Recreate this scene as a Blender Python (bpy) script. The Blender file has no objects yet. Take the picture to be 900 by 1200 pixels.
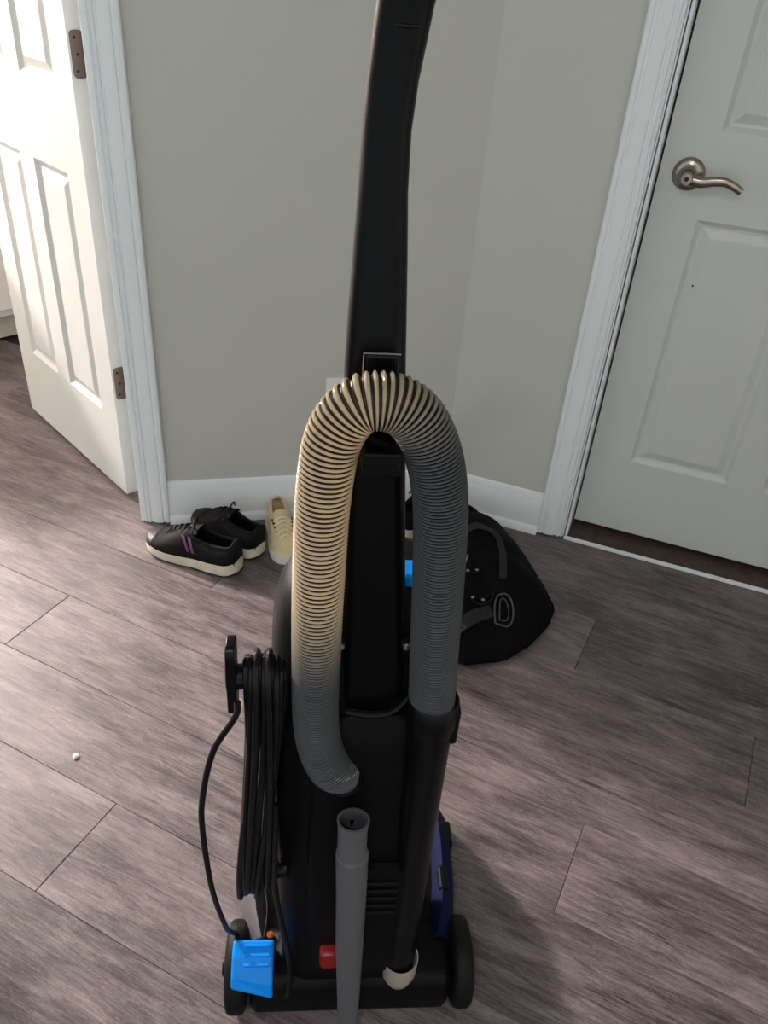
import bpy, bmesh, math, random
from mathutils import Vector, Matrix
PI = math.pi
S = bpy.context.scene
COL = S.collection

def lin(r, g, b):
    f = lambda c: (c/255/12.92) if c/255 <= .04045 else ((c/255+.055)/1.055)**2.4
    return (f(r), f(g), f(b), 1)

# ------------------------------------------------------------------ camera
FPX, PITCH, ROLL, CAMH = 956.88, .6023, .0818, 1.2748
cd = bpy.data.cameras.new('camera'); cam = bpy.data.objects.new('camera', cd); COL.objects.link(cam)
cd.sensor_fit = 'VERTICAL'; cd.sensor_height = 24; cd.lens = FPX/1200*24; cd.clip_start = .02
_F = Vector((0, math.cos(PITCH), -math.sin(PITCH))); _U = Vector((0, math.sin(PITCH), math.cos(PITCH))); _R = Vector((1, 0, 0))
_R2 = math.cos(ROLL)*_R+math.sin(ROLL)*_U; _U2 = -math.sin(ROLL)*_R+math.cos(ROLL)*_U
cam.matrix_world = Matrix(((_R2.x, _U2.x, -_F.x, 0), (_R2.y, _U2.y, -_F.y, 0), (_R2.z, _U2.z, -_F.z, CAMH), (0, 0, 0, 1)))
S.camera = cam
# ------------------------------------------------------------------ world, lights, exposure
W = bpy.data.worlds.new('world'); S.world = W; W.use_nodes = True
bg = W.node_tree.nodes['Background']; bg.inputs[0].default_value = (.90, .98, .98, 1); bg.inputs[1].default_value = .91
S.view_settings.view_transform = 'Standard'; S.view_settings.look = 'None'; S.view_settings.gamma = 1
S.view_settings.use_curve_mapping = False; S.view_settings.exposure = 0.0
ROOM_LAMP_POS, ROOM_LAMP_W = (-3.45, 3.50, 2.22), 1450
HALL_POS, HALL_W = (-.25, -.80, 2.38), 13.0

# ------------------------------------------------------------------ helpers
class MB:
    """collects vertices and faces of one mesh"""
    def __init__(s): s.v = []; s.f = []; s.m = []
    def add(s, vs, fs, mi=0):
        o = len(s.v); s.v += [tuple(p) for p in vs]; s.f += [tuple(i+o for i in f) for f in fs]; s.m += [mi]*len(fs); return s
    def box(s, x0, x1, y0, y1, z0, z1, mi=0):
        vs = [(x, y, z) for z in (z0, z1) for y in (y0, y1) for x in (x0, x1)]
        return s.add(vs, [(0, 2, 3, 1), (4, 5, 7, 6), (0, 1, 5, 4), (2, 6, 7, 3), (0, 4, 6, 2), (1, 3, 7, 5)], mi)
    def loft(s, rings, cap=True, closed=True, mi=0):
        n = len(rings[0]); vs = [p for r in rings for p in r]; fs = []
        for i in range(len(rings)-1):
            for j in range(n if closed else n-1):
                k = (j+1) % n; fs.append((i*n+j, i*n+k, (i+1)*n+k, (i+1)*n+j))
        if cap: fs.append(tuple(range(n-1, -1, -1))); fs.append(tuple((len(rings)-1)*n+j for j in range(n)))
        return s.add(vs, fs, mi)
    def prism(s, pts, axis_fn, t0, t1, mi=0):
        """pts: 2d profile; axis_fn(a,b,t)->3d; t0/t1 numbers or lists per point"""
        T0 = t0 if isinstance(t0, (list, tuple)) else [t0]*len(pts); T1 = t1 if isinstance(t1, (list, tuple)) else [t1]*len(pts)
        return s.loft([[axis_fn(a, b, T0[i]) for i, (a, b) in enumerate(pts)], [axis_fn(a, b, T1[i]) for i, (a, b) in enumerate(pts)]], mi=mi)
    def tube(s, path, rad, seg=12, cap=True, flat=1.0, up=None, mi=0):
        P = [Vector(p) for p in path]; R = rad if isinstance(rad, (list, tuple)) else [rad]*len(P); rings = []
        nrm = None
        for i, p in enumerate(P):
            t = (P[min(i+1, len(P)-1)]-P[max(i-1, 0)]).normalized()
            if nrm is None:
                a = Vector(up) if up else (Vector((0, 0, 1)) if abs(t.z) < .9 else Vector((0, 1, 0)))
                nrm = (a-t*a.dot(t)).normalized()
            else: nrm = (nrm-t*nrm.dot(t)).normalized()
            b = t.cross(nrm)
            rings.append([p+R[i]*(math.cos(q)*nrm*flat+math.sin(q)*b) for q in [2*PI*j/seg for j in range(seg)]])
        return s.loft(rings, cap, mi=mi)
    def lathe(s, prof, origin=(0, 0, 0), axis='z', seg=24, mi=0):
        O = Vector(origin); rings = []
        for r, h in prof:
            ring = []
            for j in range(seg):
                a = 2*PI*j/seg; c, d = r*math.cos(a), r*math.sin(a)
                ring.append(O+Vector({'z': (c, d, h), 'y': (c, h, -d), 'x': (h, c, d)}[axis]))
            rings.append(ring)
        return s.loft(rings, True, mi=mi)
    def build(s, name, mat, parent=None, smooth=True, bevel=0, sub=0, weld=False, angle=40):
        me = bpy.data.meshes.new(name); me.from_pydata(s.v, [], s.f); me.update()
        mats = mat if isinstance(mat, (list, tuple)) else [mat]
        for m in mats: me.materials.append(m)
        me.polygons.foreach_set('material_index', s.m)
        bm = bmesh.new(); bm.from_mesh(me)
        if weld: bmesh.ops.remove_doubles(bm, verts=bm.verts, dist=1e-5)
        bmesh.ops.recalc_face_normals(bm, faces=bm.faces)
        if smooth:
            for f in bm.faces: f.smooth = True
            for e in bm.edges:
                if len(e.link_faces) == 2 and e.calc_face_angle(0) > math.radians(angle): e.smooth = False
        bm.to_mesh(me); bm.free()
        o = bpy.data.objects.new(name, me); COL.objects.link(o)
        if parent: o.parent = parent
        if bevel:
            b = o.modifiers.new('bevel', 'BEVEL'); b.width = bevel; b.segments = 2; b.limit_method = 'ANGLE'; b.angle_limit = math.radians(40)
        if sub:
            m = o.modifiers.new('sub', 'SUBSURF'); m.levels = sub; m.render_levels = sub
        return o

def empty(name, loc, rz=0):
    o = bpy.data.objects.new(name, None); COL.objects.link(o); o.location = loc; o.rotation_euler = (0, 0, rz); o.empty_display_size = .05; return o
def tag(o, label=None, cat=None, group=None, kind=None):
    if label: o['label'] = label
    if cat: o['category'] = cat
    if group: o['group'] = group
    if kind: o['kind'] = kind
    return o
def rrect(hw, hd, r, n=4):
    r = min(r, hw*.999, hd*.999); pts = []
    for cx, cy, a0 in ((hw-r, hd-r, 0), (-hw+r, hd-r, 90), (-hw+r, -hd+r, 180), (hw-r, -hd+r, 270)):
        for k in range(n+1):
            a = math.radians(a0+90*k/n); pts.append((cx+r*math.cos(a), cy+r*math.sin(a)))
    return pts
def catmull(P, per=8):
    P = [Vector(p) for p in P]; out = []
    for i in range(len(P)-1):
        p0 = P[i-1] if i else P[0]*2-P[1]; p1, p2 = P[i], P[i+1]; p3 = P[i+2] if i+2 < len(P) else P[-1]*2-P[-2]
        for k in range(per):
            t = k/per
            out.append(.5*((2*p1)+(p2-p0)*t+(2*p0-5*p1+4*p2-p3)*t*t+(3*p1-p0-3*p2+p3)*t**3))
    out.append(P[-1]); return out
def ss(a, b, x):
    t = max(0, min(1, (x-a)/(b-a))); return t*t*(3-2*t)

# ------------------------------------------------------------------ materials
def mat(name, c, rough=.5, metal=0, var=.0, vscale=8, bump=0, bscale=60, spec=.5, coat=0, stretch=None, trans=0):
    m = bpy.data.materials.new(name); m.use_nodes = True; nt = m.node_tree; p = nt.nodes['Principled BSDF']
    p.inputs['Base Color'].default_value = c; p.inputs['Roughness'].default_value = rough; p.inputs['Metallic'].default_value = metal
    p.inputs['Specular IOR Level'].default_value = spec
    if coat: p.inputs['Coat Weight'].default_value = coat; p.inputs['Coat Roughness'].default_value = .15
    if trans: p.inputs['Transmission Weight'].default_value = trans
    tc = nt.nodes.new('ShaderNodeTexCoord'); mp = nt.nodes.new('ShaderNodeMapping'); nt.links.new(tc.outputs['Object'], mp.inputs[0])
    if stretch: mp.inputs['Scale'].default_value = stretch
    n = nt.nodes.new('ShaderNodeTexNoise'); n.inputs['Scale'].default_value = vscale; n.inputs['Detail'].default_value = 5; nt.links.new(mp.outputs[0], n.inputs['Vector'])
    rr = nt.nodes.new('ShaderNodeMapRange'); nt.links.new(n.outputs[0], rr.inputs[0]); rr.inputs[1].default_value = .25; rr.inputs[2].default_value = .91
    rr.inputs[3].default_value = max(0, rough-.05); rr.inputs[4].default_value = min(1, rough+.05); nt.links.new(rr.outputs[0], p.inputs['Roughness'])
    if var:
        r = nt.nodes.new('ShaderNodeValToRGB'); nt.links.new(n.outputs[0], r.inputs[0])
        r.color_ramp.elements[0].position = .3; r.color_ramp.elements[1].position = .7
        r.color_ramp.elements[0].color = tuple(v*(1-var) for v in c[:3])+(1,); r.color_ramp.elements[1].color = tuple(min(1, v*(1+var)) for v in c[:3])+(1,)
        nt.links.new(r.outputs[0], p.inputs['Base Color'])
    if bump:
        n2 = nt.nodes.new('ShaderNodeTexNoise'); n2.inputs['Scale'].default_value = bscale; n2.inputs['Detail'].default_value = 3; nt.links.new(mp.outputs[0], n2.inputs['Vector'])
        b = nt.nodes.new('ShaderNodeBump'); b.inputs['Strength'].default_value = bump; b.inputs['Distance'].default_value = .002
        nt.links.new(n2.outputs[0], b.inputs['Height']); nt.links.new(b.outputs[0], p.inputs['Normal'])
    return m

def plank_mat():
    m = bpy.data.materials.new('grey_wood_plank'); m.use_nodes = True; nt = m.node_tree; p = nt.nodes['Principled BSDF']; L = nt.links.new
    tc = nt.nodes.new('ShaderNodeTexCoord'); oi = nt.nodes.new('ShaderNodeObjectInfo')
    mul = nt.nodes.new('ShaderNodeMath'); mul.operation = 'MULTIPLY'; mul.inputs[1].default_value = 37; L(oi.outputs['Random'], mul.inputs[0])
    cx = nt.nodes.new('ShaderNodeCombineXYZ'); L(mul.outputs[0], cx.inputs[0]); L(mul.outputs[0], cx.inputs[1])
    ad = nt.nodes.new('ShaderNodeVectorMath'); L(tc.outputs['Object'], ad.inputs[0]); L(cx.outputs[0], ad.inputs[1])
    def noise(sc, scale, det, dist=0, rough=.55):
        mp = nt.nodes.new('ShaderNodeMapping'); mp.inputs['Scale'].default_value = sc; L(ad.outputs[0], mp.inputs[0])
        n = nt.nodes.new('ShaderNodeTexNoise'); n.inputs['Scale'].default_value = scale; n.inputs['Detail'].default_value = det; n.inputs['Distortion'].default_value = dist; n.inputs['Roughness'].default_value = rough
        L(mp.outputs[0], n.inputs['Vector']); return n.outputs[0]
    a = noise((1.0, 5.5, 1), 5.0, 6, .7, .6); b = noise((1.0, 10, 1), 12.0, 8, 1.2, .72); c = noise((1, 2.0, 1), 4.5, 4, .6); k = noise((1, 22, 1), 26, 3)
    def ramp(x, lo, hi, o0, o1):
        r = nt.nodes.new('ShaderNodeMapRange'); L(x, r.inputs[0]); r.inputs[1].default_value = lo; r.inputs[2].default_value = hi; r.inputs[3].default_value = o0; r.inputs[4].default_value = o1; return r.outputs[0]
    def add(x, y, op='ADD'):
        q = nt.nodes.new('ShaderNodeMath'); q.operation = op; L(x, q.inputs[0]); L(y, q.inputs[1]); return q.outputs[0]
    s = add(add(ramp(a, .3, .7, -.18, .18), ramp(b, .34, .66, -.24, .22)), add(ramp(c, .3, .7, -.16, .16), ramp(oi.outputs['Random'], 0, 1, .42, .54)))
    s = add(s, ramp(k, .35, .65, -.06, .06))
    fine = noise((1, 2.5, 1), 170, 3); s = add(s, ramp(fine, .3, .7, -.09, .09))
    g1 = noise((1.0, 17, 1), 6.5, 6, 1.2, .6); g2 = noise((1.0, 5, 1), 2.2, 3, .3)
    st = add(ramp(g1, .57, .65, 0, 1), ramp(g2, .42, .62, 0, 1), 'MULTIPLY')
    s = add(s, ramp(st, 0, 1, 0, -.30))
    cr = nt.nodes.new('ShaderNodeValToRGB'); L(s, cr.inputs[0]); e = cr.color_ramp.elements
    e[0].position = 0; e[0].color = lin(36, 30, 30); e[1].position = 1; e[1].color = lin(150, 138, 138)
    x = e.new(.3); x.color = lin(74, 65, 65); x = e.new(.55); x.color = lin(105, 95, 95); x = e.new(.78); x.color = lin(128, 116, 116)
    L(cr.outputs[0], p.inputs['Base Color'])
    L(ramp(b, .3, .7, .40, .52), p.inputs['Roughness'])
    bp = nt.nodes.new('ShaderNodeBump'); bp.inputs['Strength'].default_value = .18; bp.inputs['Distance'].default_value = .001; L(b, bp.inputs['Height']); L(bp.outputs[0], p.inputs['Normal'])
    return m

def hose_mat(name, tan, grey, rough, transl):
    m = bpy.data.materials.new(name); m.use_nodes = True; nt = m.node_tree; p = nt.nodes['Principled BSDF']; L = nt.links.new
    at = nt.nodes.new('ShaderNodeAttribute'); at.attribute_name = 'stretch'
    mx = nt.nodes.new('ShaderNodeMix'); mx.data_type = 'RGBA'; L(at.outputs['Fac'], mx.inputs['Factor']); mx.inputs['A'].default_value = grey; mx.inputs['B'].default_value = tan
    L(mx.outputs['Result'], p.inputs['Base Color']); p.inputs['Roughness'].default_value = rough
    tr = nt.nodes.new('ShaderNodeBsdfTranslucent'); L(mx.outputs['Result'], tr.inputs[0])
    ms = nt.nodes.new('ShaderNodeMixShader'); ms.inputs[0].default_value = transl; L(p.outputs[0], ms.inputs[1]); L(tr.outputs[0], ms.inputs[2])
    L(ms.outputs[0], nt.nodes['Material Output'].inputs['Surface'])
    return m

M = {}
M['wall'] = mat('wall_paint', lin(196, 197, 190), .6, var=.015, vscale=2, bump=.08, bscale=180)
M['trim'] = mat('white_trim_paint', lin(236, 241, 244), .38, var=.02, vscale=3)
M['door'] = mat('white_door_paint', lin(206, 209, 206), .4, var=.02, vscale=4, bump=.05, bscale=90)
M['ceil'] = mat('ceiling_paint', lin(225, 225, 220), .8)
M['plank'] = plank_mat()
M['sub'] = mat('seam_dark', lin(40, 34, 34), .9)
M['nickel'] = mat('satin_nickel', lin(160, 150, 140), .28, 1, bump=.03, bscale=300)
M['hinge'] = mat('hinge_nickel', lin(120, 110, 102), .45, .85)
M['dark'] = mat('dark_hole', lin(14, 12, 12), .8)
M['thresh'] = mat('brown_threshold', lin(74, 58, 48), .7, var=.35, vscale=60)
M['black'] = mat('black_plastic', lin(7, 7, 8), .5, bump=.1, bscale=500, spec=.12)
M['gloss'] = mat('gloss_black_plastic', lin(6, 6, 7), .34, spec=.18)
M['pole'] = mat('handle_plastic', lin(4, 4, 6), .36, spec=.14)
M['rubber'] = mat('black_rubber', lin(9, 9, 9), .6, spec=.2, bump=.2, bscale=200)
M['cord'] = mat('cord_rubber', lin(8, 8, 9), .38, spec=.3)
M['blue'] = mat('blue_plastic', lin(0, 134, 232), .45, spec=.2)
M['navy'] = mat('navy_plastic', lin(14, 21, 52), .6, spec=.08)
M['grey'] = mat('grey_plastic', lin(84, 82, 87), .5, spec=.3)
M['panel_lit'] = mat('navy_plastic_lit_grey', lin(86, 82, 82), .4, var=.08, vscale=20)  # grey stands for strong light falling on the dark blue panel
M['red'] = mat('red_plastic', lin(140, 6, 14), .4)
M['white'] = mat('clear_white_plastic', lin(165, 156, 146), .35)
M['steel'] = mat('screw_steel', lin(190, 185, 180), .3, 1)
M['hose'] = hose_mat('smoke_hose_plastic', lin(232, 215, 184), lin(110, 113, 116), .09, .62)
M['groove'] = hose_mat('hose_groove', lin(58, 45, 34), lin(9, 9, 9), .4, .08)  # groove faces coloured darker to add to the shade between ribs
M['shoeblack'] = mat('black_knit', lin(14, 14, 15), .8, bump=.5, bscale=400, spec=.2)
M['shoegloss'] = mat('black_overlay', lin(16, 16, 17), .5, spec=.3)
M['solew'] = mat('worn_cream_foam', lin(214, 202, 184), .6, var=.12, vscale=30)
M['solek'] = mat('outsole_black', lin(18, 18, 18), .7)
M['purple'] = mat('purple_stripe', lin(108, 62, 104), .5)
M['canvas'] = mat('cream_canvas', lin(222, 200, 158), .85, var=.08, vscale=18, bump=.4, bscale=500)
M['canvasd'] = mat('cream_tongue', lin(205, 188, 160), .85, bump=.4, bscale=500)
M['whiterub'] = mat('white_rubber', lin(226, 220, 216), .5)
M['lace'] = mat('cream_lace', lin(226, 214, 190), .8)
M['lacek'] = mat('black_lace', lin(10, 10, 10), .7, spec=.3)
M['bag'] = mat('black_nylon', lin(7, 7, 8), .8, bump=.5, bscale=60, spec=.12)
M['strap'] = mat('black_webbing', lin(20, 20, 20), .75, bump=.5, bscale=300)
M['webb'] = mat('grey_webbing', lin(70, 68, 66), .7)
M['cab'] = mat('white_cabinet_paint', lin(225, 220, 214), .4)
M['toe'] = mat('cabinet_toe_kick', lin(190, 180, 168), .6)
M['plate'] = mat('outlet_plate', lin(226, 228, 226), .4)
M['eyelet'] = mat('brown_eyelet', lin(70, 46, 30), .5)
M['crumb'] = mat('white_paper', lin(240, 238, 236), .8)
M['brass'] = mat('orange_screw', lin(190, 90, 30), .4, .5)
def emit(name, c, s):
    m = bpy.data.materials.new(name); m.use_nodes = True; p = m.node_tree.nodes['Principled BSDF']
    p.inputs['Emission Color'].default_value = c; p.inputs['Emission Strength'].default_value = s; p.inputs['Base Color'].default_value = (.8, .8, .8, 1); return m

# ------------------------------------------------------------------ room layout
A2 = -.324; D2 = Vector((math.cos(A2), math.sin(A2), 0)); N2 = Vector((-math.sin(A2), math.cos(A2), 0))     # wall 2 direction, away-normal
O2 = Vector((.5228, 1.8632, 0))-.066*N2                                                                   # wall-2 face, in line with the door's latch edge
A1 = math.radians(13.807); D1 = Vector((math.cos(A1), math.sin(A1), 0)); N1 = Vector((-math.sin(A1), math.cos(A1), 0))
P1 = Vector((-.5597, 1.7402, 0)); CORNER = Vector((.1569, 1.9163, 0))
LEN1 = (CORNER-P1).length; UC2 = (CORNER-O2).dot(D2)
HALF = (A1-A2)/2
CEIL = 2.44
def w1(u, d, z): return P1+D1*u-N1*d+Vector((0, 0, z))      # d>0 into the hall
def w2(u, d, z): return O2+D2*u-N2*d+Vector((0, 0, z))

# floor: dark sub-slab and individual planks
fl = MB().box(-4.8, 2.6, -1.2, 5.6, -.04, -.0125).build('floor', M['sub'], smooth=False); tag(fl, 'grey-brown wood-look plank floor', kind='structure')
ang = math.radians(-24); eu = Vector((math.cos(ang), math.sin(ang), 0)); ev = Vector((-math.sin(ang), math.cos(ang), 0))
PW, PL = .187, 1.22
pm = None; random.seed(4)
joints = {0: -.75, 1: -.30, 2: 0.0, 3: -.55, 4: .258, 5: -.123, 6: .33, 7: -.42, 8: .15, 9: -.6, -1: -.2, -2: .3}
def inside(p):
    behind1 = (p-P1).dot(N1) > .05 and (p-P1).dot(D1) > -.0
    behind2 = (p-O2).dot(N2) > .25
    return not (behind1 or behind2) and -3.4 < p.x < 1.7 and -.15 < p.y < 4.3
for r in range(-4, 18):
    v = .440+PW*r; j = joints.get(r, random.uniform(-.6, .6))
    for k in range(-5, 4):
        u0 = j+PL*k; c = eu*(u0+PL/2)+ev*(v+PW/2)
        if not any(inside(eu*(u0+PL*t)+ev*(v+PW*.5)) for t in (0.02, .25, .5, .75, .98)): continue
        if pm is None:
            o = MB().box(-PL/2+.0005, PL/2-.0005, -PW/2+.00025, PW/2-.00025, -.012, 0).build('plank', M['plank'], fl, smooth=False)
            bm = bmesh.new(); bm.from_mesh(o.data)
            bmesh.ops.bevel(bm, geom=[e for e in bm.edges if all(vv.co.z > -.001 for vv in e.verts)], offset=.0008, segments=1, affect='EDGES'); bm.to_mesh(o.data); bm.free()
            pm = o
        else:
            o = pm.copy(); COL.objects.link(o)
        o.location = c; o.rotation_euler = (0, 0, ang); o.parent = fl

# walls
TH = .112
WL, WR = -.062, -.98                      # doorway 1 along wall 1 (right jamb, unseen left jamb widened for the light)
b = MB()
def wbox(mb, fn, u0, u1, d0, d1, z0, z1):
    vs = [fn(u, d, z) for z in (z0, z1) for d in (d0, d1) for u in (u0, u1)]
    mb.add(vs, [(0, 2, 3, 1), (4, 5, 7, 6), (0, 1, 5, 4), (2, 6, 7, 3), (0, 4, 6, 2), (1, 3, 7, 5)])
# wall 1: right of the doorway, with mitred end in the corner
mi = TH*math.tan(HALF)
vs = [w1(WL, 0, 0), w1(LEN1, 0, 0), w1(LEN1+mi, -TH, 0), w1(WL, -TH, 0)]
b.loft([vs, [p+Vector((0, 0, CEIL)) for p in vs]])
wbox(b, w1, WR, WL, 0, -TH, 2.06, CEIL); wbox(b, w1, -1.9, WR, 0, -TH, 0, CEIL)
tag(b.build('wall_back', M['wall'], smooth=False), 'grey-beige painted back wall with open doorway at its left end', kind='structure')
b = MB(); R0, R1 = -.018, .778
vs = [w2(UC2, 0, 0), w2(R0, 0, 0), w2(R0, -TH, 0), w2(UC2-mi, -TH, 0)]
b.loft([vs, [p+Vector((0, 0, CEIL)) for p in vs]])
wbox(b, w2, R0, R1, 0, -TH, 2.06, CEIL); wbox(b, w2, R1, 1.5, 0, -TH, 0, CEIL)
tag(b.build('wall_right', M['wall'], smooth=False), 'grey-beige painted wall beside the closed door', kind='structure')
b = MB(); wbox(b, w2, 1.10, 1.20, 0, 2.3, 0, CEIL)  # unseen wall added to darken the floor on the right
tag(b.build('wall_light_block', M['wall'], smooth=False), 'grey-beige wall added right of the closed door to cut ambient light', kind='structure')
cl = MB().box(-4.8, 2.2, -1.2, 5.6, CEIL, CEIL+.06).build('ceiling', M['ceil'], smooth=False); tag(cl, 'flat white ceiling', kind='structure')

# baseboards with a separate shoe mould
BB = [(0, .012), (.0125, .012), (.0125, .088), (.0105, .094), (.0085, .102), (.0085, .108), (.005, .1165), (0, .119)]
SH = [(0, 0), (.026, 0), (.025, .008), (.020, .016), (.0125, .020), (0, .020)]
for nm, fn, u0, u1, s0, s1 in (('baseboard_left', w1, .0, LEN1, 0, 1), ('baseboard_right', w2, UC2, -.085, 1, 0)):
    t = math.tan(HALF)
    mk = lambda prof: MB().prism(prof, lambda d, z, u: fn(u, d, z), [u0+s0*d*t for d, z in prof], [u1-s1*d*t for d, z in prof])
    bo = mk(BB).build(nm, M['trim'], angle=25); tag(bo, 'white baseboard with moulded top edge', kind='structure')
    mk(SH).build('shoe_moulding', M['trim'], bo, angle=25)

# casings
CAS = [(0, 0), (0, .014), (.003, .018), (.010, .0185), (.0135, .0145), (.0165, .0145), (.019, .0175), (.030, .0170), (.042, .0135), (.0445, .0095), (.047, .0095), (.0495, .0125), (.0545, .0125), (.0565, .007), (.0585, .007), (.060, .010), (.063, .010), (.063, 0)]
def casing(name, fn, uo, sgn, z0, label):
    pr = [(uo+sgn*a, d) for a, d in CAS]
    o = MB().prism(pr, lambda a, d, z: fn(a, d, z), z0, 2.12).build(name, M['trim'], angle=20); return tag(o, label, kind='structure')
casing('trim_1', w1, 0, -1, .002, 'white moulded casing on the right of the open doorway')
casing('trim_2', w1, WR-.06, 1, .002, 'white moulded casing on the far left of the open doorway')
CAS2 = [(a*1.08, d) for a, d in CAS]
pr = [(-.086+a, d) for a, d in CAS2]
tag(MB().prism(pr, lambda a, d, z: w2(a, d, z), .006, 2.12).build('trim_3', M['trim'], angle=20), 'white moulded casing on the left of the closed door', kind='structure')
pr = [(R1+.08-a, d) for a, d in CAS2]
tag(MB().prism(pr, lambda a, d, z: w2(a, d, z), .006, 2.12).build('trim_4', M['trim'], angle=20), 'white moulded casing on the right of the closed door', kind='structure')
# jambs
b = MB(); wbox(b, w2, -.0175, -.0135, .004, -TH, .004, 2.05); wbox(b, w2, -.0115, -.0045, -.004, -TH, .004, 2.05)
tag(b.build('trim_5', M['trim'], smooth=False, bevel=.0015), 'white door jamb left of the closed door', kind='structure')
b = MB(); wbox(b, w2, -.30, 1.1, -TH-.002, -TH-.06, 0, 2.3)  # slab added so no light leaks through the door gap
tag(b.build('wall_backing', M['sub'], smooth=False), 'dark backing added behind the closed door to stop light leaks', kind='structure')
b = MB(); wbox(b, w1, WL+.0, WL-.012, .001, -TH, 0, 2.05)
tag(b.build('trim_6', M['trim'], smooth=False, bevel=.0015), 'white jamb of the open doorway', kind='structure')
b = MB(); wbox(b, w2, -.004, R1, 0, -TH, .0005, .006)
th = b.build('trim_7', M['thresh'], smooth=False); tag(th, 'worn brown threshold under the closed door', kind='structure')
b = MB(); wbox(b, w2, -.012, R1, .012, 0, .0005, .008)
tag(b.build('trim_8', M['trim'], bevel=.002, smooth=False), 'thin white threshold strip in front of the closed door', kind='structure')

# panelled doors
def door(name, loc, rz, Wd, Hd, T, cols, rows, label):
    root = empty(name, loc, rz); tag(root, label, kind='structure')
    us = sorted({0, Wd, *[x for c in cols for x in c]}); zs = sorted({0, Hd, *[x for r in rows for x in r]})
    b = MB(); pan = [(c, r) for c in cols for r in rows]
    for i in range(len(us)-1):
        for j in range(len(zs)-1):
            if any(abs(c[0]-us[i]) < 1e-6 and abs(r[0]-zs[j]) < 1e-6 for c, r in pan): continue
            b.add([(us[i], 0, zs[j]), (us[i+1], 0, zs[j]), (us[i+1], 0, zs[j+1]), (us[i], 0, zs[j+1])], [(0, 1, 2, 3)])
    b.add([(u, y, z) for z in (0, Hd) for y in (0, T) for u in (0, Wd)], [(0, 2, 3, 1), (4, 5, 7, 6), (2, 6, 7, 3), (0, 4, 6, 2), (1, 3, 7, 5)])
    me = b.build('leaf', M['door'], root, smooth=False)
    for c, r in pan:
        q = MB(); rings = []
        for ins, d in ((0, 0), (.003, .003), (.010, .0085), (.0155, .0095), (.019, .0085), (.034, .0025), (.038, .002)):
            rings.append([(c[0]+ins, d, r[0]+ins), (c[1]-ins, d, r[0]+ins), (c[1]-ins, d, r[1]-ins), (c[0]+ins, d, r[1]-ins)])
        n = len(rings); vs = [p for g in rings for p in g]; fs = []
        for i in range(n-1):
            for k in range(4): fs.append((i*4+k, i*4+(k+1) % 4, (i+1)*4+(k+1) % 4, (i+1)*4+k))
        fs.append(tuple((n-1)*4+k for k in range(4))); q.add(vs, fs); q.build('panel', M['door'], root, smooth=False)
    return root
ROWS = [(.222, .806), (.985, 1.58), (1.68, 1.90)]
hx, hy = -.699, 1.822
d1 = door('door_1', (hx-.7071*.612, hy+.7071*.612, .012), math.radians(-45), .612, 2.02, .035, [(.095, .266), (.344, .525)], ROWS, 'white six-panel door standing open into the next room')
for z in (.280, 1.003, 1.76):
    h = MB(); pts = rrect(.0145, .043, .009)
    h.loft([[(.6122, .0195+a, z+.045+c) for a, c in pts], [(.6142, .0195+a, z+.045+c) for a, c in pts]])
    ho = h.build('hinge', M['hinge'], d1, bevel=.0004)
    for dz in (-.03, 0, .03):
        MB().lathe([(.0001, .0), (.003, .0), (.003, .0008), (.0001, .001)], (.6142, .014+.004*(dz == 0), z+.045+dz), 'x', 10).build('screw', M['dark'], ho)
    MB().lathe([(.0001, 0), (.006, 0), (.006, .09), (.0001, .09)], (.618, .0385, z), 'z', 12).build('knuckle', M['hinge'], ho)
q2 = O2+.066*N2
d2 = door('door_2', (q2.x, q2.y, .024), A2, .762, 2.02, .035, [(.102, .340), (.422, .660)], [(.212, .818), (.994, 1.59), (1.69, 1.90)], 'white six-panel door, closed, with nickel lever')
ho = empty('door_handle', (0, 0, 0)); ho.parent = d2
zl = .9055
MB().lathe([(.0001, 0), (.0335, 0), (.0335, -.003), (.031, -.007), (.024, -.0095), (.017, -.0105), (.0145, -.014), (.0115, -.018), (.0112, -.042), (.0001, -.042)], (.060, 0, zl), 'y', 32).build('rose', M['nickel'], d2, angle=50)
pth = catmull([(.056, -.050, zl), (.070, -.052, zl-.003), (.090, -.053, zl-.004), (.112, -.053, zl+.001), (.135, -.053, zl+.003), (.154, -.052, zl-.003), (.170, -.050, zl-.011)], 6)
lv = MB().tube(pth, [.0135, .013, .0125, .012, .0118, .0115]+[.0112-.0035*i/(len(pth)-7) for i in range(len(pth)-6)], 14, flat=.62, up=(0, 1, 0)).build('lever', M['nickel'], d2)
MB().lathe([(.0001, -.040), (.0128, -.040), (.0128, -.058), (.011, -.061), (.0001, -.0612)], (.060, 0, zl), 'y', 20).build('lever_hub', M['nickel'], d2, angle=50)
MB().lathe([(.0001, -.0611), (.0045, -.0611), (.0045, -.0618), (.0001, -.0618)], (.060, 0, zl), 'y', 12).build('privacy_lock', M['dark'], d2)
bpy.data.objects.remove(ho)
MB().box(.1285, .1325, -.0001+.0015, .004, .676, .679).build('paint_chip', M['dark'], d2)

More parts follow.
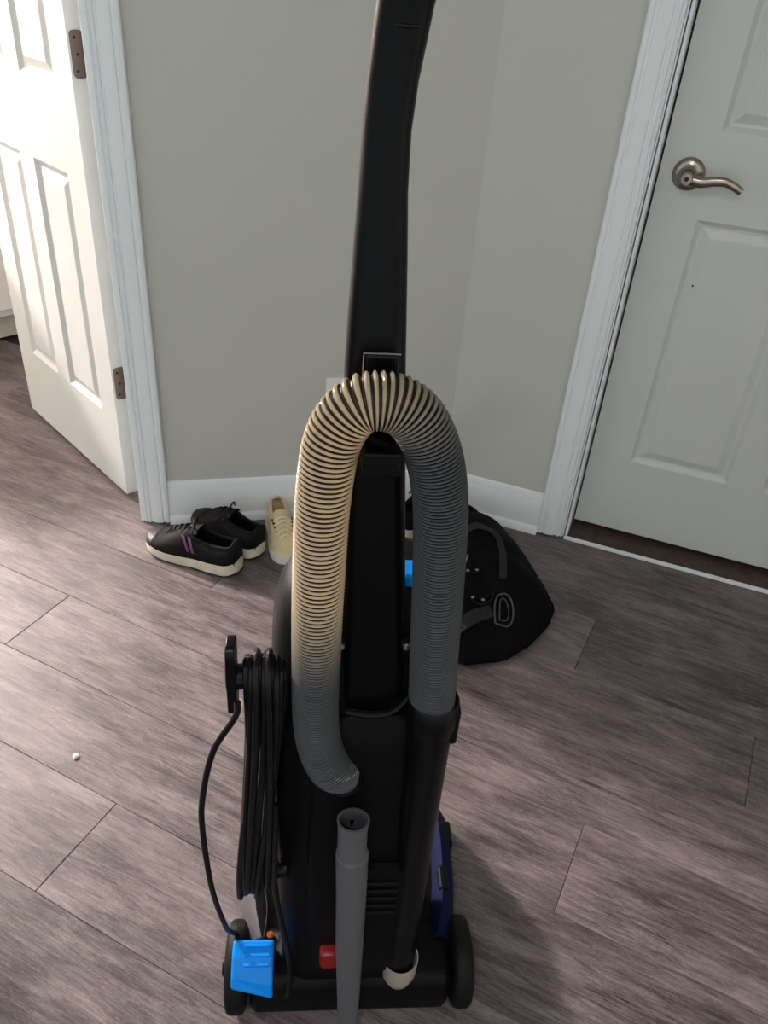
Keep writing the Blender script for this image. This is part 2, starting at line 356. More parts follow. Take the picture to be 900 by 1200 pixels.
# outlet on the back wall
ot = empty('wall_outlet', w1(.437, .0005, .285), A1); tag(ot, 'white wall outlet plate on back wall, mostly hidden behind the vacuum handle', 'outlet')
MB().loft([[(a, 0, c+.057) for a, c in rrect(.035, .057, .004)], [(a, -.004, c+.057) for a, c in rrect(.035, .057, .004)], [(a, -.006, c+.057) for a, c in rrect(.032, .054, .004)]]).build('cover_plate', M['plate'], ot)
for dz in (.034, .080):
    s = MB().loft([[(a, -.006, c+dz) for a, c in rrect(.016, .014, .008)], [(a, -.0075, c+dz) for a, c in rrect(.0155, .0135, .008)]]).build('socket', M['plate'], ot)
    MB().box(-.0075, -.0055, -.0078, -.0074, dz-.002, dz+.007).box(.0055, .0075, -.0078, -.0074, dz-.002, dz+.006).build('slot', M['dark'], s, smooth=False)

# ---------------------------------------------- next room: white dresser, far walls, ceiling globe
CA = math.radians(47); cb = Vector((-1.44, 2.806, 0))
vn = empty('dresser', cb, CA); tag(vn, 'white dresser standing beyond the open door', 'dresser')
MB().box(-.62, .30, .0, .38, .0, .105).build('toe_kick', M['toe'], vn, smooth=False)
MB().box(-.64, .32, -.055, .40, .098, .80).build('body', M['cab'], vn, smooth=False, bevel=.002)
for z0 in (.125, .345, .565):
    dd = MB().box(-.62, .30, -.072, -.056, z0, z0+.205).build('drawer', M['cab'], vn, smooth=False, bevel=.003)
    for x in (-.40, .08):
        MB().lathe([(.0001, -.072), (.006, -.072), (.005, -.083), (.012, -.091), (.010, -.099), (.0001, -.101)], (x, 0, z0+.10), 'y', 16).build('knob', M['steel'], dd)
MB().box(-.65, .33, -.085, .41, .801, .825).build('top', M['cab'], vn, smooth=False, bevel=.004)
rp = mat('next_room_paint', lin(214, 206, 196), .7)
tag(MB().box(-4.8, -4.7, 1.3, 5.6, 0, CEIL).build('wall_left', rp, smooth=False), 'pale left wall of the room beyond the open door', kind='structure')
tag(MB().box(-4.69, .3, 5.5, 5.6, 0, CEIL).build('wall_far', rp, smooth=False), 'pale far wall of the room beyond the open door', kind='structure')

# ceiling lamp of the next room: canopy, stem and a frosted globe that gives off the light
rl = empty('globe_lamp', (ROOM_LAMP_POS[0], ROOM_LAMP_POS[1], CEIL), 0); tag(rl, 'white globe ceiling lamp in the room beyond the open door', 'lamp')
MB().lathe([(.0001, 0), (.07, 0), (.07, -.015), (.05, -.022), (.0001, -.022)], (0, 0, 0), 'z', 24).build('canopy', M['nickel'], rl)
GR = .15; gz = ROOM_LAMP_POS[2]-CEIL
gm = emit('lit_globe_glass', (1, .88, .845, 1), ROOM_LAMP_W/(PI*4*PI*GR*GR))
MB().tube([(0, 0, -.02), (0, 0, gz+GR-.01)], .012, 12).build('stem', M['nickel'], rl)
MB().lathe([(max(.0001, GR*math.sin(PI*k/10)), gz-GR*math.cos(PI*k/10)) for k in range(11)], (0, 0, 0), 'z', 18).build('globe', gm, rl)

def area_light(name, loc, size, watts, color):
    l = bpy.data.lights.new(name, 'AREA'); l.shape = 'DISK'; l.size = size; l.energy = watts; l.color = color
    o = bpy.data.objects.new(name, l); COL.objects.link(o); o.location = loc; return o
# hall ceiling light (flush dome behind the camera's view)
hl = empty('ceiling_light', (HALL_POS[0], HALL_POS[1], CEIL), 0); tag(hl, 'round flush ceiling light in the hallway', 'lamp')
MB().lathe([(.0001, 0), (.16, 0), (.16, -.02), (.145, -.028), (.0001, -.028)], (0, 0, 0), 'z', 32).build('base', M['nickel'], hl)
area_light('dome_light', (HALL_POS[0], HALL_POS[1], HALL_POS[2]), .13, HALL_W, (.94, .98, 1.0))

# ================================================================== vacuum cleaner
VZ = math.radians(6)
V = empty('upright_vacuum', (.003, .605, 0), VZ)
tag(V, 'black upright vacuum cleaner seen from behind with looped ribbed hose', 'vacuum cleaner')
# floor nozzle
b = MB(); rings = []
for y, hw, z1 in ((-.035, .128, .055), (-.02, .135, .085), (.03, .140, .095), (.10, .150, .098), (.18, .155, .092), (.25, .158, .078), (.285, .150, .050), (.295, .140, .03)):
    pts = rrect(hw, (z1-.012)/2, .02, 4); rings.append([(a, y, c+.012+(z1-.012)/2) for a, c in pts])
b.loft(rings).build('floor_nozzle', M['black'], V, bevel=0)
# side panels of the nozzle: curved shells
def side(sg, m, name, lab):
    rings = []
    for y, xo, z1 in ((.012, .146, .112), (.05, .156, .118), (.10, .163, .118), (.16, .167, .112), (.215, .169, .098), (.26, .165, .07), (.285, .155, .045)):
        w = .036
        pts = [(xo-w, z1-.024), (xo-w+.004, z1-.012), (xo-.020, z1+.004), (xo-.006, z1-.006), (xo, z1-.026), (xo, .03), (xo-.012, .018), (xo-w, .018)]
        rings.append([(sg*a, y, c) for a, c in pts])
    o = MB().loft(rings).build(name, m, V, angle=60); tag(o, lab); return o
sp = side(1, M['navy'], 'side_panel', 'dark blue translucent side panel of the nozzle')
for y0, y1, x0, x1, z0, z1 in ((.160, .205, .148, .1690, .080, .1035), (.075, .115, .135, .150, .108, .1225)):
    MB().box(x0, x1, y0, y1, z0, z1).build('latch', M['gloss'], sp, smooth=False, bevel=.004)
sl = side(-1, M['panel_lit'], 'side_panel', 'dark blue side panel beside the blue pedal, its lit look coloured grey')
MB().tube(catmull([(-.122, .012, .1155), (-.120, .05, .1215), (-.128, .085, .122), (-.146, .10, .118)], 6), .0012, 6).build('seam', M['dark'], sl)
MB().lathe([(.0001, 0), (.005, 0), (.005, .003), (.0001, .0034)], (-.114, .018, .108), 'z', 12).build('screw', M['brass'], sl)
# wheels
for sg in (-1, 1):
    x0 = sg*.145
    prof = [(.0001, 0), (.050, 0), (.058, .003), (.061, .008), (.061, .022), (.058, .027), (.048, .030), (.044, .026), (.0001, .026)]
    w = MB().lathe([(r, sg*h) for r, h in prof], (x0, 0, .061), 'x', 40).build('wheel', M['rubber'], V, angle=50)
    MB().lathe([(r, sg*h) for r, h in [(.0001, .025), (.040, .025), (.038, .030), (.014, .032), (.012, .036), (.0001, .0365)]], (x0, 0, .061), 'x', 28).build('hubcap', M['gloss'], w)
# axle housing
b = MB(); rings = []
for x in (-.140, -.132, .132, .140):
    k = .85 if abs(x) > .135 else 1
    rings.append([(x, a*k-.005, c*k+.062) for a, c in rrect(.046, .044, .02)])
b.loft(rings).build('axle_housing', M['black'], V)
# main body
b = MB(); rings = []
for z, cx, hw, y0, y1, r in ((.075, 0, .088, -.038, .10, .03), (.11, -.002, .094, -.042, .12, .035), (.30, -.004, .098, -.034, .14, .045), (.50, -.006, .102, -.022, .16, .06), (.60, -.006, .1035, -.014, .165, .07), (.665, -.006, .102, -.006, .165, .07), (.700, -.006, .096, .0, .160, .066), (.724, -.006, .086, .008, .150, .06), (.735, -.006, .066, .022, .135, .05)):
    rings.append([(cx+a, (y0+y1)/2+c, z) for a, c in rrect(hw, (y1-y0)/2, r, 6)])
b.loft(rings).build('body', M['black'], V, angle=50)
# rear cover with raised lip, filter door and vents
b = MB(); rings = []
for z, hw, y in ((.13, .060, -.043), (.16, .066, -.047), (.40, .070, -.036), (.555, .068, -.026), (.60, .052, -.021), (.612, .03, -.018)):
    rings.append([(.005+a, y+.012+c, z) for a, c in rrect(hw, .014, .012, 4)])
b.loft(rings).build('rear_cover', M['black'], V, angle=50)
MB().tube(catmull([(-.028, -.018, .618), (.0, -.022, .617), (.022, -.022, .624), (.042, -.018, .650)], 8), .0045, 8).build('carry_lip', M['gloss'], V)
MB().loft([[(.012+a, -.050, c+.32) for a, c in rrect(.040, .055, .012)], [(.012+a, -.0405, c+.32) for a, c in rrect(.043, .058, .012)]]).build('filter_door', M['black'], V)
for k in range(5):
    MB().box(-.012, .046, -.0525, -.0495, .285+k*.016, .290+k*.016).build('vent_slat', M['gloss'], V, smooth=False, bevel=.001)
# spine / handle
SP = [(.42, .004, .082, .050, .0), (.55, .002, .076, .050, .006), (.67, -.001, .0673, .048, .012), (.74, -.005, .0633, .046, .015), (.844, -.0107, .0579, .044, .018), (.934, -.0155, .0539, .042, .02), (.99, -.0181, .050, .042, .02), (1.034, -.0191, .0462, .040, .02), (1.081, -.0198, .0415, .038, .02), (1.131, -.0209, .0362, .036, .02), (1.171, -.0210, .0345, .035, .02), (1.203, -.0193, .0352, .034, .018), (1.228, -.0167, .0365, .034, .015), (1.247, -.0148, .0372, .034, .012), (1.28, -.009, .038, .034, .004), (1.31, -.001, .038, .034, -.012), (1.335, .008, .038, .034, -.04)]
rings = [[(cx+a, .022+yc-.02+c, z) for a, c in rrect(w/2, dd/2, .012, 5)] for z, cx, w, dd, yc in SP]
MB().loft(rings).build('handle', M['pole'], V, angle=60)
lt = MB().box(-.029, -.001, -.0035, .004, .985, 1.012).build('cord_latch', M['gloss'], V, smooth=False, bevel=.003)
MB().tube([(-.030, -.004, 1.013), (-.014, -.0048, 1.0135), (0, -.004, 1.013)], .0007, 6).build('edge', M['steel'], lt)  # bright line along the latch top, a glint made as geometry
MB().tube([(-.0295, -.004, 1.012), (-.0295, -.004, .985)], .0006, 6).build('edge', M['steel'], lt)  # same modelled glint down the latch's left side
MB().tube([(-.022, .0, 1.236), (-.014, -.001, 1.2355), (-.006, .0, 1.236)], .0016, 6).build('grip_seam', M['gloss'], V)
# hose hook
b = MB(); b.loft([[(-.013+a, y, z+c) for a, c in rrect(w, .010, .006)] for y, z, w in ((.006, .934, .020), (-.03, .937, .017), (-.050, .939, .016))])
hk = b.build('hose_hook', M['pole'], V)
MB().box(-.029, .002, -.0565, -.050, .931, .9525).build('lip', M['pole'], hk, smooth=False, bevel=.002)
# hose
HP = [(-.020, .0, .510), (-.0285, -.020, .522), (-.0409, -.030, .5405), (-.0508, -.031, .566), (-.0568, -.03, .596), (-.0596, -.03, .634), (-.0603, -.03, .690), (-.0606, -.03, .756), (-.0602, -.03, .81), (-.0592, -.03, .8784), (-.0556, -.03, .9293), (-.0508, -.03, .9533), (-.0426, -.03, .9704), (-.0318, -.03, .9814), (-.0179, -.03, .9848), (-.0024, -.03, .9825), (.0112, -.03, .9732), (.0231, -.03, .9558), (.0325, -.03, .9321), (.0385, -.03, .9072), (.0425, -.03, .8811), (.0458, -.03, .8445), (.0498, -.03, .785), (.0530, -.03, .731), (.0595, -.03, .630)]
C = catmull(HP, 14); S_ = [0]
for i in range(1, len(C)): S_.append(S_[-1]+(C[i]-C[i-1]).length)
TOT = S_[-1]
def at(s):
    s = max(0, min(TOT, s)); lo, hi = 0, len(S_)-1
    while hi-lo > 1:
        mdd = (lo+hi)//2
        if S_[mdd] <= s: lo = mdd
        else: hi = mdd
    t = (s-S_[lo])/max(1e-9, S_[hi]-S_[lo]); return C[lo].lerp(C[hi], t), (C[hi]-C[lo]).normalized()
def stretch(s):       # 0 compressed .. 1 pulled open, from arc length
    return ss(.18, .31, s)*(1-ss(TOT-.42, TOT-.30, s))
verts, faces, mids, att = [], [], [], []
SEG = 30; s = 0.0; nrm = Vector((0, 1, 0)); ringc = 0
prof = [(0.0, .0196, 1), (.14, .0202, 1), (.28, .0222, 1), (.42, .0234, 0), (.55, .0240, 0), (.68, .0237, 0), (.83, .0222, 1), (.89, .0210, 1), (.95, .0200, 1)]
prev = None
while s < TOT-.002:
    st = stretch(s); pitch = .0034+.0015*st
    for f, r, g in prof:
        p, t = at(s+f*pitch); nrm = (nrm-t*nrm.dot(t)).normalized(); bb = t.cross(nrm)
        for j in range(SEG):
            a = 2*PI*j/SEG; verts.append(p+r*(math.cos(a)*nrm+math.sin(a)*bb)); att.append(st)
        if ringc:
            for j in range(SEG):
                k = (j+1) % SEG; faces.append(((ringc-1)*SEG+j, (ringc-1)*SEG+k, ringc*SEG+k, ringc*SEG+j)); mids.append(1 if (g and prev[0]) else 0)
        prev = (g,); ringc += 1
    s += pitch
hb = MB(); hb.v = [tuple(v) for v in verts]; hb.f = faces; hb.m = mids
hose = hb.build('hose', [M['hose'], M['groove']], V, angle=180); tag(hose, 'ribbed smoky tan suction hose')
hose.data.attributes.new('stretch', 'FLOAT', 'POINT').data.foreach_set('value', att)
# elbow that takes the hose end, and the wand tube on the right
MB().tube(catmull([(-.029, -.021, .521), (-.016, -.006, .506), (-.002, .006, .500), (.020, .014, .505)], 6), .026, 20).build('hose_elbow', M['black'], V)
b = MB().lathe([(.0195, .612), (.0255, .612), (.0265, .618), (.0265, .650), (.0250, .652), (.0235, .650), (.0235, .62)], (.0605, -.03, 0), 'z', 32)
cu = b.build('hose_cuff', M['gloss'], V, angle=50)
MB().box(.078, .0895, -.040, -.020, .590, .640).build('latch', M['black'], cu, smooth=False, bevel=.003)
MB().tube(catmull([(.0605, -.03, .64), (.0615, -.03, .56), (.062, -.03, .45), (.0625, -.03, .33), (.0635, -.03, .20), (.064, -.031, .125)], 6), [.0235-.0022*i/30 for i in range(31)], 28).build('wand_tube', M['gloss'], V)
MB().lathe([(.0001, .080), (.012, .082), (.020, .090), (.0245, .108), (.0250, .142), (.0235, .142), (.0225, .11), (.0001, .098)], (.066, -.032, 0), 'z', 32).build('wand_end_cap', M['white'], V, angle=60)
# red reset button, blue pedal, blue release button, screws
MB().loft([[(-.033+a, -.060, c+.186) for a, c in rrect(.010, .016, .005)], [(-.033+a, -.056, c+.186) for a, c in rrect(.0125, .0185, .006)], [(-.033+a, -.040, c+.186) for a, c in rrect(.0125, .0185, .006)]]).build('reset_button', M['red'], V)
b = MB(); b.loft([[(x, .004, .119), (x, .000, .133), (x, -.022, .127), (x, -.042-k*.010, .113-k*.004), (x, -.051-k*.008, .102-k*.014), (x, -.044-k*.004, .088-k*.010), (x, .004, .088)] for x, k in ((-.164, 0), (-.107, 1))])
pd = b.build('pedal', M['blue'], V, smooth=False, bevel=.0035)
for k in range(3):
    y = -.008-.011*k; z = .1325-.0045*k
    MB().box(-.147, -.113, y-.0022, y+.0022, z-.004, z+.0012).build('rib', M['blue'], pd, smooth=False, bevel=.0008)
MB().box(.026, .052, .045, .075, .705, .748).build('release_button', M['blue'], V, smooth=False, bevel=.004)
for p in ((-.033, -.003, .697), (.030, -.003, .697)):
    MB().tube([(p[0], .02, p[2]), (p[0], -.004, p[2])], .012, 14).build('screw_boss', M['black'], V)
for p in ((-.036, -.0045, .697), (.031, -.0045, .697), (.026, -.026, .540)):
    MB().lathe([(.0001, .004), (.0046, .004), (.0046, 0), (.0035, -.0016), (.0001, -.002)], p, 'y', 14).build('screw', M['steel'], V)
# cord hooks: arm and flange
MB().tube([(-.090, -.012, .668), (-.150, -.020, .668)], .013, 14).loft([[(-.1385+x, -.020+a*.9, .672+c) for a, c in rrect(.016, .046, .010)] for x in (-.009, -.004, -.0)]).build('cord_hook', M['gloss'], V, bevel=.001)
MB().tube([(-.090, -.012, .325), (-.146, -.018, .322)], .011, 14).build('cord_hook', M['gloss'], V)
# power cord loops round both hooks (one cord, several turns)
random.seed(11); b = MB()
def loop(x0, x1, zt, zb, yo, bul):
    pts = []
    for k in range(41):
        q = k/40; a = 2*PI*q
        z = (zt+zb)/2+(zt-zb)/2*math.cos(a)
        zz = (zt-z)/(zt-zb)
        y = -.018+(.020+yo)*math.copysign(abs(math.sin(a))**.55, -math.sin(a))
        x = x0+(x1-x0)*ss(0, 1, zz)+bul*math.sin(PI*zz)
        pts.append((x, y, z))
    b.tube(pts, .0037, 8)
loops = [(-.1285, -.143, .690, .288, 0, .004), (-.1225, -.139, .688, .292, .004, -.002), (-.1165, -.147, .692, .280, .002, -.001), (-.1105, -.131, .691, .296, .006, .003), (-.1045, -.120, .690, .300, .003, .002), (-.099, -.126, .686, .285, .008, .004), (-.095, -.117, .684, .304, .001, .001), (-.119, -.136, .695, .300, .010, .002), (-.107, -.113, .695, .312, .011, .004), (-.126, -.142, .690, .305, -.004, .0)]
for l in loops: loop(*l)
b.tube(catmull([(-.136, -.045, .66), (-.1405, -.036, .628), (-.1655, -.03, .569), (-.1802, -.03, .498), (-.1848, -.03, .4355), (-.1805, -.03, .3136), (-.170, -.018, .205), (-.1655, .002, .150), (-.160, .02, .112)], 8), .0035, 8)
b.tube(catmull([(-.100, -.046, .50), (-.102, -.047, .40), (-.103, -.042, .335), (-.0965, -.04, .26), (-.0865, -.045, .185), (-.084, -.052, .14), (-.088, -.055, .09), (-.09, -.04, .075)], 8), .0035, 8)
b.build('power_cord', M['cord'], V)

# crevice tool clipped on the back
ct = empty('crevice_tool', (.003, .605, 0), VZ); tag(ct, 'grey plastic crevice tool clipped upright on the back of the vacuum', 'vacuum attachment')
def ring_at(cx, cy, z, hw, hd, r, slant=0): return [(cx+a, cy+c, z+slant*c) for a, c in rrect(hw, hd, r, 5)]
b = MB()
b.loft([ring_at(-.0165, -.0745, .512, .0178, .0178, .0177, -.22), ring_at(-.0165, -.0745, .500, .0162, .0162, .0161, -.1), ring_at(-.0158, -.0755, .455, .0160, .0160, .0159), ring_at(-.0152, -.0760, .4535, .0182, .0182, .018), ring_at(-.013, -.0775, .38, .0176, .0178, .0165), ring_at(-.0105, -.079, .27, .0168, .0172, .013), ring_at(-.0075, -.081, .17, .0150, .0150, .010), ring_at(-.0055, -.083, .10, .0135, .0120, .008), ring_at(-.005, -.084, .062, .0125, .0105, .007)], cap=False)
b.loft([ring_at(-.0165, -.0745, .512, .0178, .0178, .0177, -.22), ring_at(-.0165, -.0745, .5125, .0155, .0155, .0154, -.22), ring_at(-.0165, -.0745, .46, .0140, .0140, .0139)], cap=False)
b.add([(p[0], p[1], p[2]) for p in ring_at(-.0165, -.0745, .46, .0140, .0140, .0139)], [tuple(range(24))])
b.build('tool_body', M['grey'], ct, angle=35, weld=True)
MB().loft([ring_at(-.0105, -.0525, .27, .012, .006, .004), ring_at(-.011, -.0525, .305, .012, .006, .004)]).build('clip', M['black'], V)
MB().loft([ring_at(-.0155, -.050, .47, .010, .010, .004), ring_at(-.0155, -.050, .49, .010, .010, .004)]).build('clip', M['black'], V)

# ================================================================== shoes
def shoe(name, label, loc, rz, L, Wd, kind, group=None, pitch=0):
    root = empty(name, loc, rz); root.rotation_euler = (0, -pitch, rz)
    tag(root, label, 'shoe', group)
    run = kind != 'canvas'
    def hw(q):      # half width along length
        base = .78+.22*math.sin(PI*min(1, max(0, (q-.1)/.9))**1.0) if q < .55 else 1.0
        mid = 1-.12*math.exp(-((q-.42)/.14)**2)
        e0 = min(1, q/.13); e1 = min(1, (1-q)/.22)
        return Wd/2*base*mid*math.sqrt(max(0.0, 1-(1-e0)**2))*math.sqrt(max(0.0, 1-(1-e1)**2.2))
    toe = (.012 if run else .003)
    def sole_z(q): return toe*ss(.72, 1, q)+(.005*ss(.12, 0, q) if run else 0)
    def sole_h(q): return (.034-.012*q) if run else .022
    qs = [0.004+.992*i/30 for i in range(31)]; b = MB(); rings = []
    def solering(q, z0, z1, ex): 
        w = max(.002, hw(q)*ex); return [(q*L, -w, z0), (q*L, -w*1.02, (z0+z1)/2), (q*L, -w*.95, z1), (q*L, w*.95, z1), (q*L, w*1.02, (z0+z1)/2), (q*L, w, z0)]
    b.loft([solering(q, sole_z(q)+.005, sole_z(q)+sole_h(q), 1.04) for q in qs]).build('midsole', M['solew'] if run else M['whiterub'], root, angle=50)
    b = MB(); b.loft([solering(q, sole_z(q), sole_z(q)+.006, 1.0) for q in qs]).build('outsole', M['solek'] if run else M['whiterub'], root, angle=50)
    # upper
    N = 20; Q = [.026+.962*i/34 for i in range(35)]
    hc = .088 if run else .066
    def top(q):
        if q < .5: return hc-.010*math.sin(PI*min(1, q/.45))*(1 if run else .6)+(.004*ss(.1, 0, q))
        v = ss(.5, .97, q); return (hc+.004)*(1-v)+(.036 if run else .034)*v
    vs, fs, mi = [], [], []
    for i, q in enumerate(Q):
        w = max(.002, hw(q)*.97); zb = sole_z(q)+sole_h(q)-.008; h = top(q)+sole_z(q)-zb
        endf = min(1, (1-q)/.16); h *= (.55+.45*math.sqrt(max(0, 1-(1-max(0, endf))**2)))
        for k in range(N+1):
            t = k/N; a = PI*t; cx = math.cos(a); sx = math.sin(a)
            pw = .62 if q > .5 else .5
            x = w*math.copysign(abs(cx)**.8, cx); z = zb+h*abs(sx)**pw
            if q < .5: x *= (1-.18*abs(sx)**2)
            vs.append((q*L, x, z))
    opn = lambda i, k: .06 < (Q[i]+Q[min(i+1, 34)])/2 < .46 and 6 <= k <= N-7
    for i in range(34):
        for k in range(N):
            if opn(i, k): continue
            a = i*(N+1)+k; fs.append((a, a+1, a+N+2, a+N+1))
    fs.append(tuple(range(N+1))); fs.append(tuple(34*(N+1)+k for k in range(N+1)))
    b = MB(); b.add(vs, fs); m = {'canvas': M['canvas']}.get(kind, M['shoeblack'])
    u = b.build('upper', m, root, angle=180); sd = u.modifiers.new('thick', 'SOLIDIFY'); sd.thickness = .004; sd.offset = -1
    # collar roll
    def rim(i, k): return vs[i*(N+1)+k]
    ii = [i for i in range(34) if opn(i, 8)]; i0, i1 = ii[0], ii[-1]+1
    lp = [rim(i, 6) for i in range(i0, i1+1)]+[rim(i1, k) for k in range(7, N-6)]+[rim(i, N-6) for i in range(i1, i0-1, -1)]+[rim(i0, k) for k in range(N-7, 6, -1)]
    lp.append(lp[0]); MB().tube(lp, .0042 if run else .002, 8, cap=False).build('collar', m, root)
    # insole
    MB().loft([[(q*L, -hw(q)*.8, sole_h(q)+.002), (q*L, hw(q)*.8, sole_h(q)+.002), (q*L, hw(q)*.8, sole_h(q)+.004), (q*L, -hw(q)*.8, sole_h(q)+.004)] for q in [.03+.6*i/8 for i in range(9)]]).build('insole', M['dark'] if run else M['canvasd'], root)
    # tongue
    tg = []
    for i in range(7):
        q = .58-.17*i/6; z = top(.52)-.004+.016*i/6-(.004 if i == 0 else 0); w = .018+.004*i/6
        tg.append([(q*L, -w, z-.010), (q*L, -w*.6, z-.002), (q*L, 0, z), (q*L, w*.6, z-.002), (q*L, w, z-.010), (q*L, w*.9, z-.013), (q*L, 0, z-.005), (q*L, -w*.9, z-.013)])
    MB().loft(tg).build('tongue', M['canvasd'] if not run else M['shoeblack'], root, angle=60)
    # laces
    b = MB()
    for i in range(5):
        q = .50+.058*i; z = top(q)+sole_z(q)+.001; w = .024-.002*i; dx = .008
        for sg in (1, -1):
            b.tube(catmull([(q*L, -sg*w, z-.010), (q*L+dx/2, 0, z+.003), (q*L+dx, sg*w, z-.010)], 5), .0026, 6)
    if run: b.tube(catmull([(.50*L, .0, top(.5)+.004), (.47*L, .012, top(.5)+.016), (.44*L, .022, top(.5)+.012), (.45*L, .034, top(.5)-.006)], 5), .0022, 6); b.tube(catmull([(.50*L, .0, top(.5)+.004), (.50*L, -.02, top(.5)+.016), (.53*L, -.033, top(.5)-.004)], 5), .0022, 6)
    b.build('laces', M['lacek'] if run else M['lace'], root)
    # eyelets
    if not run:
        for i in range(5):
            for sg in (1, -1):
                q = .505+.055*i; w = .026-.002*i; MB().lathe([(.0001, 0), (.0034, 0), (.0034, .003), (.0001, .0034)], (q*L, sg*w, top(q)-.0065), 'z', 8).build('eyelet', M['eyelet'], root)
        b = MB(); b.loft([solering(q, .018, .027, 1.03) for q in [.84+.155*i/8 for i in range(9)]]).build('toe_bumper', M['whiterub'], root, angle=50)
    else:
        # toe overlay and side stripes
        vs2, fs2 = [], []; idx = [i for i in range(35) if Q[i] > .86]
        for i in idx:
            for k in range(N+1):
                p = Vector(vs[i*(N+1)+k]); c = Vector((p.x-.01, 0, .02)); vs2.append(p+(p-c).normalized()*.0015)
        for i in range(len(idx)-1):
            for k in range(N): a = i*(N+1)+k; fs2.append((a, a+1, a+N+2, a+N+1))
        MB().add(vs2, fs2).build('toe_cap', M['shoegloss'], root, angle=180)
        if kind == 'stripe':
            for sgk in (1, -1):
                for c in (.40, .45):
                    ring = []
                    for zf in range(6):
                        k = (1+zf) if sgk > 0 else (N-1-zf); q = c+.014*zf
                        i = min(33, int((q-.026)/.962*34)); f = (q-.026)/.962*34-i
                        p = Vector(vs[i*(N+1)+k]).lerp(Vector(vs[(i+1)*(N+1)+k]), f); ring.append(p+Vector((0, sgk*.0018, .0012)))
                    r2 = [p+Vector((.008, 0, 0)) for p in ring]
                    MB().add(ring+r2, [(j, j+1, 6+j+1, 6+j) for j in range(5)]).build('stripe', M['purple'], root)
    return root
def place(name, label, heel, toe, L, Wd, kind, group, pitch=0):
    h = Vector(heel); t = Vector(toe); return shoe(name, label, (h.x, h.y, h.z if len(heel) > 2 else 0), math.atan2(t.y-h.y, t.x-h.x), L, Wd, kind, group, pitch)
place('running_shoe', 'black running shoe with purple stripes and cream sole, beside the left door casing', (-.335, 1.545, 0), (-.575, 1.628, 0), .262, .094, 'stripe', None)
place('running_shoe', 'black running shoe with toe against the baseboard, between its striped mate and the cream sneaker', (-.297, 1.612, 0), (-.467, 1.701, 0), .215, .088, 'plain', None, math.radians(4))
place('canvas_sneaker', 'cream canvas lace-up sneaker facing out, beside the black running shoes', (-.2885, 1.797, 0), (-.2235, 1.580, 0), .222, .078, 'canvas', None)
place('canvas_sneaker', 'cream canvas sneaker peeking out from behind the left side of the vacuum hose', (-.190, 1.800, 0), (-.125, 1.590, 0), .222, .078, 'canvas', None)
place('running_shoe', 'dark shoe with pale sole glimpsed between the vacuum handle and the hose', (.035, 1.735, 0), (.085, 1.80, 0), .20, .088, 'plain', None)

# ================================================================== bag
FP = [(.426, 1.49), (.405, 1.585), (.365, 1.69), (.315, 1.765), (.255, 1.815), (.185, 1.825), (.135, 1.765), (.095, 1.68), (.045, 1.60), (.00, 1.53), (.015, 1.42), (.07, 1.345), (.135, 1.30), (.205, 1.283), (.29, 1.303), (.352, 1.358), (.40, 1.425)]
BC = Vector((.205, 1.56))
def foot_r(phi):
    best = None; d = Vector((math.cos(phi), math.sin(phi)))
    n = len(FP)
    for i in range(n):
        a = Vector(FP[i])-BC; e = Vector(FP[(i+1) % n])-BC-a
        den = d.x*(-e.y)+d.y*e.x
        if abs(den) < 1e-9: continue
        t = (a.x*(-e.y)+a.y*e.x)/den; u = (d.x*a.y-d.y*a.x)/den
        if t > 0 and -1e-6 <= u <= 1+1e-6 and (best is None or t < best): best = t
    return best or .1
def bag_z(x, y):
    d = Vector((x, y))-BC; r = d.length; phi = math.atan2(d.y, d.x); q = min(1, r/foot_r(phi))
    back = ss(1.35, 1.78, y)
    h = (.075+.085*back)*(1-q**2.6)**.75
    w = .006*math.sin(9*phi+5*q)*q*(1-q)*2.2+.004*math.sin(34*x+19*y)*(1-q)+.005*math.sin(21*y-30*x)*(1-q**2)
    return max(.0, h+w)
bag = empty('backpack', (BC.x, BC.y, 0)); tag(bag, 'slumped black nylon backpack with straps and buckles lying by the wall', 'backpack')
vs = [(0, 0, bag_z(BC.x, BC.y))]; fs = []; NA, NR = 72, 22
for i in range(1, NR+1):
    q = 1-(1-i/NR)**1.5
    for j in range(NA):
        a = 2*PI*j/NA; r = foot_r(a)*q
        vs.append((r*math.cos(a), r*math.sin(a), bag_z(BC.x+r*math.cos(a), BC.y+r*math.sin(a)) if i < NR else .012))
for j in range(NA):
    a = 2*PI*j/NA; r = foot_r(a)*.97; vs.append((r*math.cos(a), r*math.sin(a), .0005))
for j in range(NA): fs.append((0, 1+j, 1+(j+1) % NA))
for i in range(NR):
    for j in range(NA):
        k = (j+1) % NA; fs.append((1+i*NA+j, 1+(i+1)*NA+j, 1+(i+1)*NA+k, 1+i*NA+k))
fs.append(tuple(1+NR*NA+j for j in range(NA-1, -1, -1)))
MB().add(vs, fs).build('bag_shell', M['bag'], bag, angle=180)
def strap(name, pts, w, m, th=.003, lift=.003, parent=bag):
    P = catmull([Vector((x, y, 0)) for x, y in pts], 8); rings = []
    for i, p in enumerate(P):
        t = (P[min(i+1, len(P)-1)]-P[max(i-1, 0)]).normalized(); s_ = Vector((-t.y, t.x, 0)); z = bag_z(p.x, p.y)+lift
        c = Vector((p.x-BC.x, p.y-BC.y, z)); zl_ = bag_z(p.x+s_.x*w/2, p.y+s_.y*w/2)+lift; zr = bag_z(p.x-s_.x*w/2, p.y-s_.y*w/2)+lift
        a = Vector((c.x+s_.x*w/2, c.y+s_.y*w/2, max(zl_, z-.006))); d = Vector((c.x-s_.x*w/2, c.y-s_.y*w/2, max(zr, z-.006)))
        rings.append([a, a+Vector((0, 0, th)), d+Vector((0, 0, th)), d])
    return MB().loft(rings).build(name, m, parent, bevel=0, smooth=False)
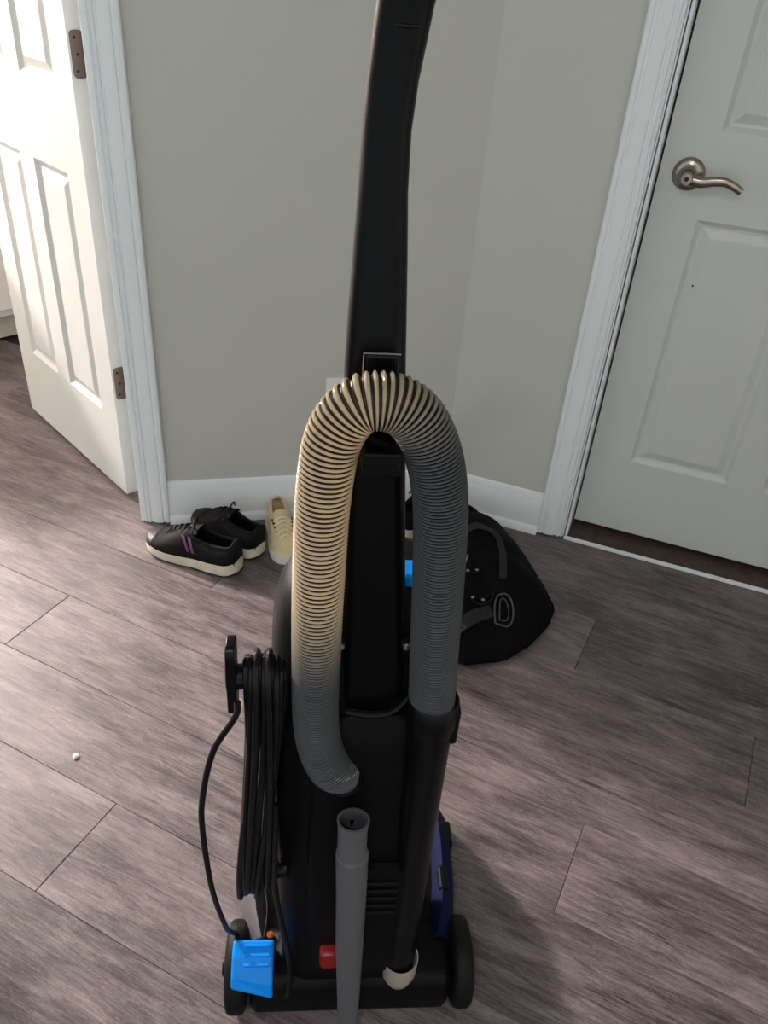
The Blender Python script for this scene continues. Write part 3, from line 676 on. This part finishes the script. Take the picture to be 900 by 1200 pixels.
strap('shoulder_strap', [(.10, 1.31), (.17, 1.345), (.225, 1.385), (.262, 1.405)], .030, M['strap'])
strap('shoulder_strap', [(.19, 1.60), (.235, 1.625), (.282, 1.60), (.290, 1.54), (.288, 1.49)], .018, M['strap'])
def loopz(name, pts, r, m, lift=.005):
    P = catmull([Vector((x, y, 0)) for x, y in pts], 6)
    return MB().tube([(p.x-BC.x, p.y-BC.y, bag_z(p.x, p.y)+lift) for p in P], r, 6).build(name, m, bag)
loopz('webbing_loop', [(.268, 1.375), (.298, 1.375), (.310, 1.40), (.308, 1.43), (.296, 1.448), (.276, 1.445), (.268, 1.42), (.268, 1.375)], .0022, M['webb'])
loopz('webbing_loop', [(.278, 1.385), (.295, 1.388), (.300, 1.41), (.292, 1.435), (.281, 1.432), (.278, 1.385)], .0014, M['webb'])
loopz('webbing_tail', [(.165, 1.375), (.185, 1.360), (.20, 1.355), (.18, 1.335)], .002, M['webb'])
loopz('buckle', [(.212, 1.425), (.222, 1.412), (.245, 1.415), (.262, 1.435), (.262, 1.45), (.24, 1.43), (.222, 1.428), (.212, 1.425)], .0026, M['gloss'], .009)
loopz('buckle', [(.205, 1.50), (.212, 1.488), (.225, 1.492), (.235, 1.500)], .003, M['gloss'], .009)
loopz('zipper_pull', [(.205, 1.535), (.200, 1.515), (.197, 1.50)], .0014, M['steel'], .010)
for x, y in ((.205, 1.493), (.226, 1.498), (.216, 1.424), (.240, 1.424)):
    MB().lathe([(.0001, 0), (.0042, 0), (.004, .003), (.0001, .0045)], (x-BC.x, y-BC.y, bag_z(x, y)+.009), 'z', 10).build('buckle_stud', M['steel'], bag)
# top handle loop standing up against the wall
b = MB(); b.tube(catmull([(.13-BC.x, 1.66-BC.y, .11), (.165-BC.x, 1.715-BC.y, .125), (.205-BC.x, 1.725-BC.y, .12), (.235-BC.x, 1.70-BC.y, .11), (.245-BC.x, 1.65-BC.y, .10)], 6), .018, 12, flat=.6).build('grab_handle', M['bag'], bag)

# ================================================================== crumbs on the floor
def crumb(p, r, label):
    b = MB(); random.seed(int(p[0]*-1000)); n = 9
    ring = [(r*random.uniform(.55, 1.1)*math.cos(2*PI*k/n), r*random.uniform(.5, 1.1)*math.sin(2*PI*k/n)) for k in range(n)]
    b.loft([[(a, c, 0) for a, c in ring], [(a*1.02, c*1.02, r*.35) for a, c in ring], [(a*.5, c*.5, r*.7) for a, c in ring]])
    o = b.build('paper_scrap', M['crumb']); o.location = (p[0], p[1], .0003); tag(o, label, 'scrap')
crumb((-.536, .969), .0075, 'small white paper scrap on the floor left of the vacuum cord')
crumb((-.632, 1.125), .0022, 'tiny pale crumb on the floor farther back than the white scrap')
